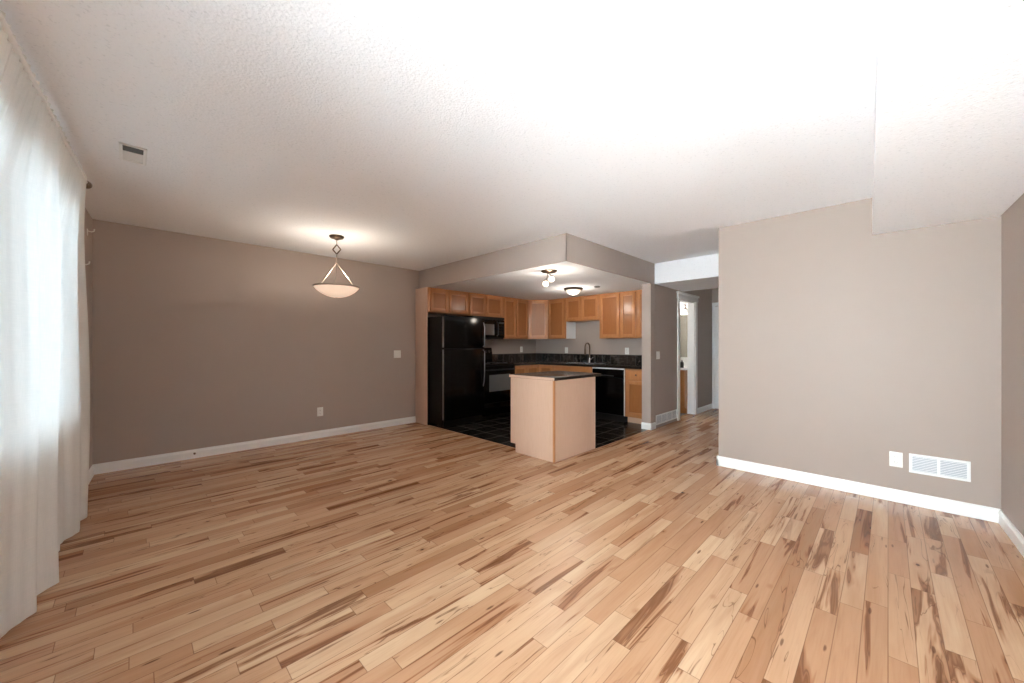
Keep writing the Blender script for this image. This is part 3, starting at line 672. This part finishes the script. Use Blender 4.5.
# island
isl = thing('kitchen_island', 'pale maple kitchen island with a dark brown top on the wood floor edge', 'kitchen island', (3.152, 2.507, 0.0045))
W_, D_ = 0.785, 0.65
bm = bmesh.new(); bx(bm, 0.012, W_-0.012, 0.012, D_-0.02, 0.10, 0.868); bx(bm, 0.012, W_-0.012, 0.02, D_-0.085, 0.0, 0.10); obj('carcass', bm, M_maple_pale, isl)
bm = bmesh.new()                                  # left side panel with the toe-kick notch at the far end
pts = [(0.004, 0), (D_-0.08, 0), (D_-0.08, 0.10), (D_, 0.10), (D_, 0.87), (0.004, 0.87)]
aa = [bm.verts.new((0.0, y, z)) for y, z in pts]; bb = [bm.verts.new((0.0125, y, z)) for y, z in pts]
for i in range(6): bm.faces.new((aa[i], aa[(i+1)%6], bb[(i+1)%6], bb[i]))
bm.faces.new(aa[::-1]); bm.faces.new(bb); obj('side_panel', bm, M_maple_pale, isl)
bm = bmesh.new(); bmesh.ops.duplicate
aa = [bm.verts.new((W_-0.0125, y, z)) for y, z in pts]; bb = [bm.verts.new((W_, y, z)) for y, z in pts]
for i in range(6): bm.faces.new((aa[i], aa[(i+1)%6], bb[(i+1)%6], bb[i]))
bm.faces.new(aa[::-1]); bm.faces.new(bb); obj('side_panel', bm, M_maple_pale, isl)
bm = bmesh.new(); bx(bm, 0.0, W_, 0.0, 0.0118, 0.0, 0.87, 0.0008); obj('back_panel', bm, M_maple_pale, isl)
for x0, x1, m_ in ((-0.004, 0.016, M_maple), (W_-0.022, W_+0.004, M_maple_pale)):
    bm = bmesh.new(); bx(bm, x0, x1, -0.005, 0.016 if x0 < 0 else 0.0, 0.0, 0.87, 0.001); obj('corner_strip', bm, m_, isl)
for k in range(2):
    bm = bmesh.new(); x0 = 0.02 + k*0.38; shaker(bm, -x0-0.36, -x0, 0.12, 0.86, 0)
    bmesh.ops.transform(bm, matrix=Matrix.Translation((0, D_-0.0195, 0)) @ Matrix.Rotation(R(180), 4, 'Z'), verts=bm.verts); obj('door', bm, [M_maple, M_maple_panel], isl, True)
bm = bmesh.new(); bx(bm, -0.025, W_+0.10, -0.028, D_+0.004, 0.871, 0.905, 0.004, 3); obj('island_top', bm, M_worktop, isl, True)
bm = bmesh.new(); bx(bm, -0.0268, -0.0248, -0.024, D_+0.0, 0.8735, 0.9025); obj('top_edge_band', bm, M_maple_pale, isl)

# ------------------------------------------------------------------ lights
pl = thing('pendant_light', 'bowl pendant lamp of frosted glass hanging from the dining-area ceiling', 'pendant light', (1.615, 4.372, HC))
bm = bmesh.new(); lathe(bm, [(0, 0), (0.075, 0), (0.078, -0.008), (0.065, -0.024), (0.03, -0.034), (0.012, -0.045), (0, -0.045)], 32); obj('canopy', bm, M_bronze, pl, True)
bm = bmesh.new(); tube(bm, [(0, 0, -0.04), (0, 0, -0.095)], 0.006, 10); obj('stem', bm, M_nickel, pl, True); bm = bmesh.new()
tube(bm, [(0, 0, -0.20), (0, 0, -0.30)], 0.006, 10); obj('stem', bm, M_nickel, pl, True)
bm = bmesh.new(); ax = Vector((math.cos(R(-45)), math.sin(R(-45)), 0))
pp = [Vector((0, 0, -0.095)), ax*0.045+Vector((0, 0, -0.148)), Vector((0, 0, -0.20)), -ax*0.045+Vector((0, 0, -0.148))]
for i in range(4): tube(bm, [pp[i], pp[(i+1)%4]], 0.0065, 10)
obj('diamond_link', bm, M_bronze, pl, True)
bm = bmesh.new(); lathe(bm, [(0, -0.285), (0.012, -0.288), (0.016, -0.30), (0.012, -0.312), (0, -0.315)], 20); obj('hub', bm, M_nickel, pl, True)
for a in (245, 5, 125):
    bm = bmesh.new(); tube(bm, [(0.008*math.cos(R(a)), 0.008*math.sin(R(a)), -0.305), (0.226*math.cos(R(a)), 0.226*math.sin(R(a)), -0.565)], 0.0042, 10); obj('rod', bm, M_nickel, pl, True)
bm = bmesh.new(); tube(bm, [(0.232*math.cos(i*math.pi/24), 0.232*math.sin(i*math.pi/24), -0.568) for i in range(48)], 0.009, 8, True); obj('rim_ring', bm, M_nickel, pl, True)
bm = bmesh.new(); pf = [(0.234*math.sin(R(t))/math.sin(R(56)), -0.572-0.115*(math.cos(R(t))-math.cos(R(56)))/(1-math.cos(R(56)))) for t in range(56, -1, -4)]
pf[-1] = (0, pf[-1][1]); lathe(bm, pf, 48)
bw = obj('glass_bowl', bm, M_bowl, pl, True); sm = bw.modifiers.new('thickness', 'SOLIDIFY'); sm.thickness = 0.005
bm = bmesh.new(); lathe(bm, [(0, -0.682), (0.012, -0.684), (0.012, -0.694), (0.005, -0.702), (0, -0.704)], 18); obj('finial', bm, M_nickel, pl, True)
def point(name, loc, e, col=(1, 0.9, 0.78), r=0.04, parent=None):
    d = bpy.data.lights.new(name, 'POINT'); d.energy = e; d.color = col; d.shadow_soft_size = r
    o = bpy.data.objects.new(name, d); COL.objects.link(o); o.location = loc
    if parent: o.parent = parent
    return o
point('bulb_light', (0, 0, -0.54), 4.5, parent=pl, r=0.05)

sl = thing('ceiling_spotlight', 'bronze ceiling fitting with two small lit globes over the kitchen island', 'ceiling light', (3.62, 2.955, HL))
bm = bmesh.new(); lathe(bm, [(0, 0), (0.098, 0), (0.100, -0.010), (0.085, -0.020), (0.02, -0.026), (0, -0.026)], 36); obj('canopy', bm, M_bronze, sl, True)
e1 = Vector((math.cos(R(-45)), math.sin(R(-45)), 0))
for k, (q, dz) in enumerate(((e1*0.03, -0.10), (e1*-0.045, -0.155))):
    bm = bmesh.new(); tube(bm, [(e1*-0.012).to_tuple()[:2] + (-0.022,), (q*0.6).to_tuple()[:2] + (dz*0.55,), q.to_tuple()[:2] + (dz+0.035,)], 0.006, 10); ar = obj('arm', bm, M_bronze, sl, True)
    bm = bmesh.new(); lathe(bm, [(0.0, 0.042), (0.020, 0.040), (0.024, 0.026), (0.0, 0.026)], 20, c=(q.x, q.y, dz)); obj('socket', bm, M_bronze, ar, True)
    bm = bmesh.new(); lathe(bm, [(0.0, 0.032), (0.022, 0.027), (0.036, 0.008), (0.038, -0.006), (0.030, -0.024), (0.014, -0.034), (0.0, -0.036)], 24, c=(q.x, q.y, dz)); obj('globe', bm, M_bulb, ar, True)
point('spot_bulbs', (0, 0, -0.24), 3.2, parent=sl, r=0.05)
fl = thing('flush_light', 'lit frosted dome flush light on the kitchen ceiling near the cabinets', 'ceiling light', (5.0, 3.585, HL))
bm = bmesh.new(); lathe(bm, [(0, 0), (0.145, 0), (0.152, -0.012), (0.140, -0.032), (0.118, -0.034), (0.118, -0.02), (0, -0.02)], 40); obj('base_ring', bm, M_bronze, fl, True)
bm = bmesh.new(); lathe(bm, [(0.116, -0.030), (0.110, -0.055), (0.085, -0.082), (0.05, -0.10), (0.02, -0.107), (0, -0.108)], 40); obj('dome', bm, M_dome, fl, True)
point('dome_bulb', (0, 0, -0.20), 3.2, parent=fl, r=0.08)
bm = bmesh.new(); lathe(bm, [(0, 0), (0.046, 0), (0.048, -0.010), (0.038, -0.020), (0.0, -0.024)], 28, c=(5.09, 3.20, HL))
tag(obj('smoke_detector', bm, M_grey_plastic, None, True), 'small round grey detector on the kitchen ceiling right of the dome light', 'smoke detector')

# ------------------------------------------------------------------ outlets, switches, registers
def plate(name, label, cat, loc, rz, w_, h, kind, group=None):
    p = thing(name, label, cat, loc, rz, group)
    bm = bmesh.new(); bx(bm, -w_/2, w_/2, -0.006, -0.0006, -h/2, h/2, 0.002, 3); obj('cover_plate', bm, M_plastic, p, True)
    if kind == 'outlet':
        for z in (-0.021, 0.021):
            bm = bmesh.new(); bx(bm, -0.016, 0.016, -0.0085, -0.005, z-0.014, z+0.014, 0.003, 3); s = obj('socket', bm, M_plastic, p, True)
            bm = bmesh.new(); bx(bm, -0.008, -0.006, -0.0092, -0.008, z-0.003, z+0.007); bx(bm, 0.006, 0.008, -0.0092, -0.008, z-0.003, z+0.006); bx(bm, -0.002, 0.002, -0.0092, -0.008, z-0.010, z-0.006)
            obj('slots', bm, M_grey_slot, s)
    else:
        n = kind; 
        for k in range(n):
            x = (k-(n-1)/2)*0.046
            bm = bmesh.new(); bx(bm, x-0.0165, x+0.0165, -0.0085, -0.005, -0.033, 0.033, 0.002); obj('rocker', bm, M_plastic, p, True)
    return p
plate('electrical_outlet', 'white duplex outlet low on the taupe dining wall', 'outlet', (1.795, YD, 0.352), 0, 0.075, 0.118, 'outlet')
plate('light_switch', 'white double light switch on the dining wall near the pale end panel', 'light switch', (2.93, YD, 1.112), 0, 0.118, 0.118, 2)
plate('electrical_outlet', 'white duplex outlet low on the right wall left of the white register', 'outlet', (XR, -0.045, 0.338), R(-90), 0.075, 0.118, 'outlet')
plate('light_switch', 'white light switch on the grey hallway wall stub beside the kitchen', 'light switch', (5.635, YH, 1.098), 0, 0.118, 0.118, 2)
plate('electrical_outlet', 'white outlet above the backsplash between microwave and kitchen corner', 'outlet', (5.76, YD, 1.165), 0, 0.075, 0.118, 'outlet')
plate('electrical_outlet', 'white outlet above the backsplash left of the kitchen faucet', 'outlet', (XK, 4.627, 1.150), R(-90), 0.075, 0.118, 'outlet')
plate('electrical_outlet', 'white outlet above the backsplash right of the kitchen faucet', 'outlet', (XK, 3.297, 1.148), R(-90), 0.075, 0.118, 'outlet')
bm = bmesh.new(); lathe(bm, [(0, 0), (0.010, 0), (0.011, 0.012), (0.006, 0.022), (0, 0.022)], 16, M=Matrix.Rotation(R(90), 4, 'X'), c=(0.488, YD-0.0146, 0.055))
tag(obj('cable_jack', bm, M_bronze, None, True), 'tiny dark cable stub in the white dining-wall baseboard', 'cable jack')

def register(label, loc, rz, w_, h, sections, group=None, n=9, dark=False):
    g_ = thing('wall_register', label, 'vent', loc, rz, group)
    bm = bmesh.new(); m = 0.018
    bx(bm, -w_/2, w_/2, -0.008, -0.0006, -h/2, -h/2+m, 0.002); bx(bm, -w_/2, w_/2, -0.008, -0.0006, h/2-m, h/2, 0.002)
    bx(bm, -w_/2, -w_/2+m, -0.0078, -0.0006, -h/2, h/2, 0.002); bx(bm, w_/2-m, w_/2, -0.0078, -0.0006, -h/2, h/2, 0.002)
    for k in range(1, sections):
        x = -w_/2 + w_*k/sections; bx(bm, x-0.008, x+0.008, -0.0078, -0.0006, -h/2, h/2, 0.002)
    obj('frame', bm, M_trim, g_, True)
    bm = bmesh.new(); bx(bm, -w_/2+0.004, w_/2-0.004, -0.002, -0.0008, -h/2+0.004, h/2-0.004); obj('backing', bm, M_reg_grey, g_)
    bm = bmesh.new()
    for k in range(n):
        z = -h/2+m+(h-2*m)*(k+0.5)/n
        v = bx(bm, -w_/2+m*0.8, w_/2-m*0.8, -0.0065, -0.0022, z-0.0022, z+0.0020)
    obj('louvres', bm, M_trim, g_)
    return g_
register('wide white two-section register low on the right wall', (XR, -0.272, 0.328), R(-90), 0.31, 0.148, 2)
g_ = register('long white return-air grille at the foot of the hallway wall stub', (5.955, YH-0.001, 0.120), 0, 0.80, 0.150, 4, n=7)

# ceiling register
cv = thing('ceiling_vent', 'small white ceiling register with a dark slot near the window', 'vent', (0.005, 3.41, HC))
bm = bmesh.new(); a, b3 = 0.062, 0.145
for q in ((-a, a, -b3, -b3+0.02), (-a, a, b3-0.02, b3), (-a, -a+0.016, -b3, b3), (a-0.016, a, -b3, b3)): bx(bm, q[0], q[1], q[2], q[3], -0.008, -0.0006, 0.002)
obj('frame', bm, M_trim, cv, True)
bm = bmesh.new(); bx(bm, -a+0.014, a-0.014, -b3+0.018, -0.03, -0.0035, -0.001); obj('slot', bm, M_grey_slot, cv)['label'] = 'dark open half of the vent'
bm = bmesh.new()
for k in range(8): y = -0.02+k*0.018; bx(bm, -a+0.014, a-0.014, y-0.007, y+0.005, -0.006, -0.001, 0.001)
obj('louvres', bm, M_trim, cv)

# ------------------------------------------------------------------ bathroom seen through the doorway
va = thing('bathroom_vanity', 'honey wood bathroom vanity with white top seen through the doorway', 'vanity', (7.08, 2.605, 0.001))
bm = bmesh.new(); bx(bm, 0.0, 0.50, 0.0, 0.90, 0.10, 0.795, 0.002); bx(bm, 0.06, 0.5, 0.0, 0.9, 0, 0.10); obj('body', bm, M_vanwood, va)
for k in range(2):
    bm = bmesh.new(); shaker(bm, -0.44-0.45*k, -0.01-0.45*k, 0.12, 0.78, 0); bmesh.ops.transform(bm, matrix=Matrix.Rotation(R(-90), 4, 'Z'), verts=bm.verts); obj('door', bm, M_vanwood, va, True)
bm = bmesh.new(); bx(bm, -0.025, 0.50, 0.0, 0.92, 0.796, 0.828, 0.004, 3); bx(bm, 0.48, 0.50, 0.0, 0.92, 0.828, 0.92, 0.003); obj('vanity_top', bm, M_trim, va, True)
bm = bmesh.new(); lathe(bm, [(0, 0), (0.028, 0), (0.022, 0.02), (0.016, 0.10), (0, 0.105)], 20, c=(7.47, 2.83, 0.830)); tube(bm, [(7.47, 2.83, 0.90), (7.42, 2.83, 0.945), (7.36, 2.83, 0.93)], 0.011, 10)
tag(obj('bathroom_faucet', bm, M_chrome, None, True), 'small chrome faucet on the white bathroom vanity top', 'faucet')
bm = bmesh.new(); lathe(bm, [(0, 0), (0.030, 0), (0.032, 0.06), (0.028, 0.10), (0.012, 0.115), (0.010, 0.14), (0, 0.142)], 20, c=(7.25, 2.73, 0.830))
tag(obj('soap_dispenser', bm, M_black_plastic, None, True), 'dark soap dispenser on the near end of the bathroom vanity top', 'soap dispenser')
bm = bmesh.new(); bx(bm, 7.60, 7.70, 2.601, 4.199, 0, HC); struct('wall_bathroom_far', bm, M_wall_w)
mr = thing('mirror', 'frameless bathroom mirror above the vanity seen through the doorway', 'mirror', (7.599, 3.09, 1.02), R(-90))
bm = bmesh.new(); bx(bm, -0.38, 0.42, -0.006, -0.001, 0, 0.82, 0.002); obj('mirror_glass', bm, M_mirror, mr)
for x, z in ((-0.2, -0.004), (0.2, -0.004), (-0.2, 0.824), (0.2, 0.824)):
    bm = bmesh.new(); bx(bm, x-0.012, x+0.012, -0.010, -0.001, z-0.008, z+0.008, 0.002); obj('clip', bm, M_chrome, mr)
vl = thing('vanity_light', 'bathroom light bar with bright round globes above the mirror', 'wall light', (7.599, 3.02, 2.0), R(-90))
bm = bmesh.new(); bx(bm, -0.40, 0.40, -0.035, -0.001, -0.05, 0.05, 0.006, 3); obj('bar', bm, M_chrome, vl, True)
for k in range(5):
    bm = bmesh.new(); x = -0.32+k*0.16; lathe(bm, [(0, -0.05), (0.02, -0.046), (0.04, -0.03), (0.05, 0.0), (0.04, 0.03), (0.02, 0.046), (0, 0.05)], 20, c=(x, -0.085, 0)); obj('globe', bm, M_globe, vl, True)
point('vanity_bulbs', (7.3, 3.1, 1.95), 8, (1, 0.97, 0.92), 0.08)
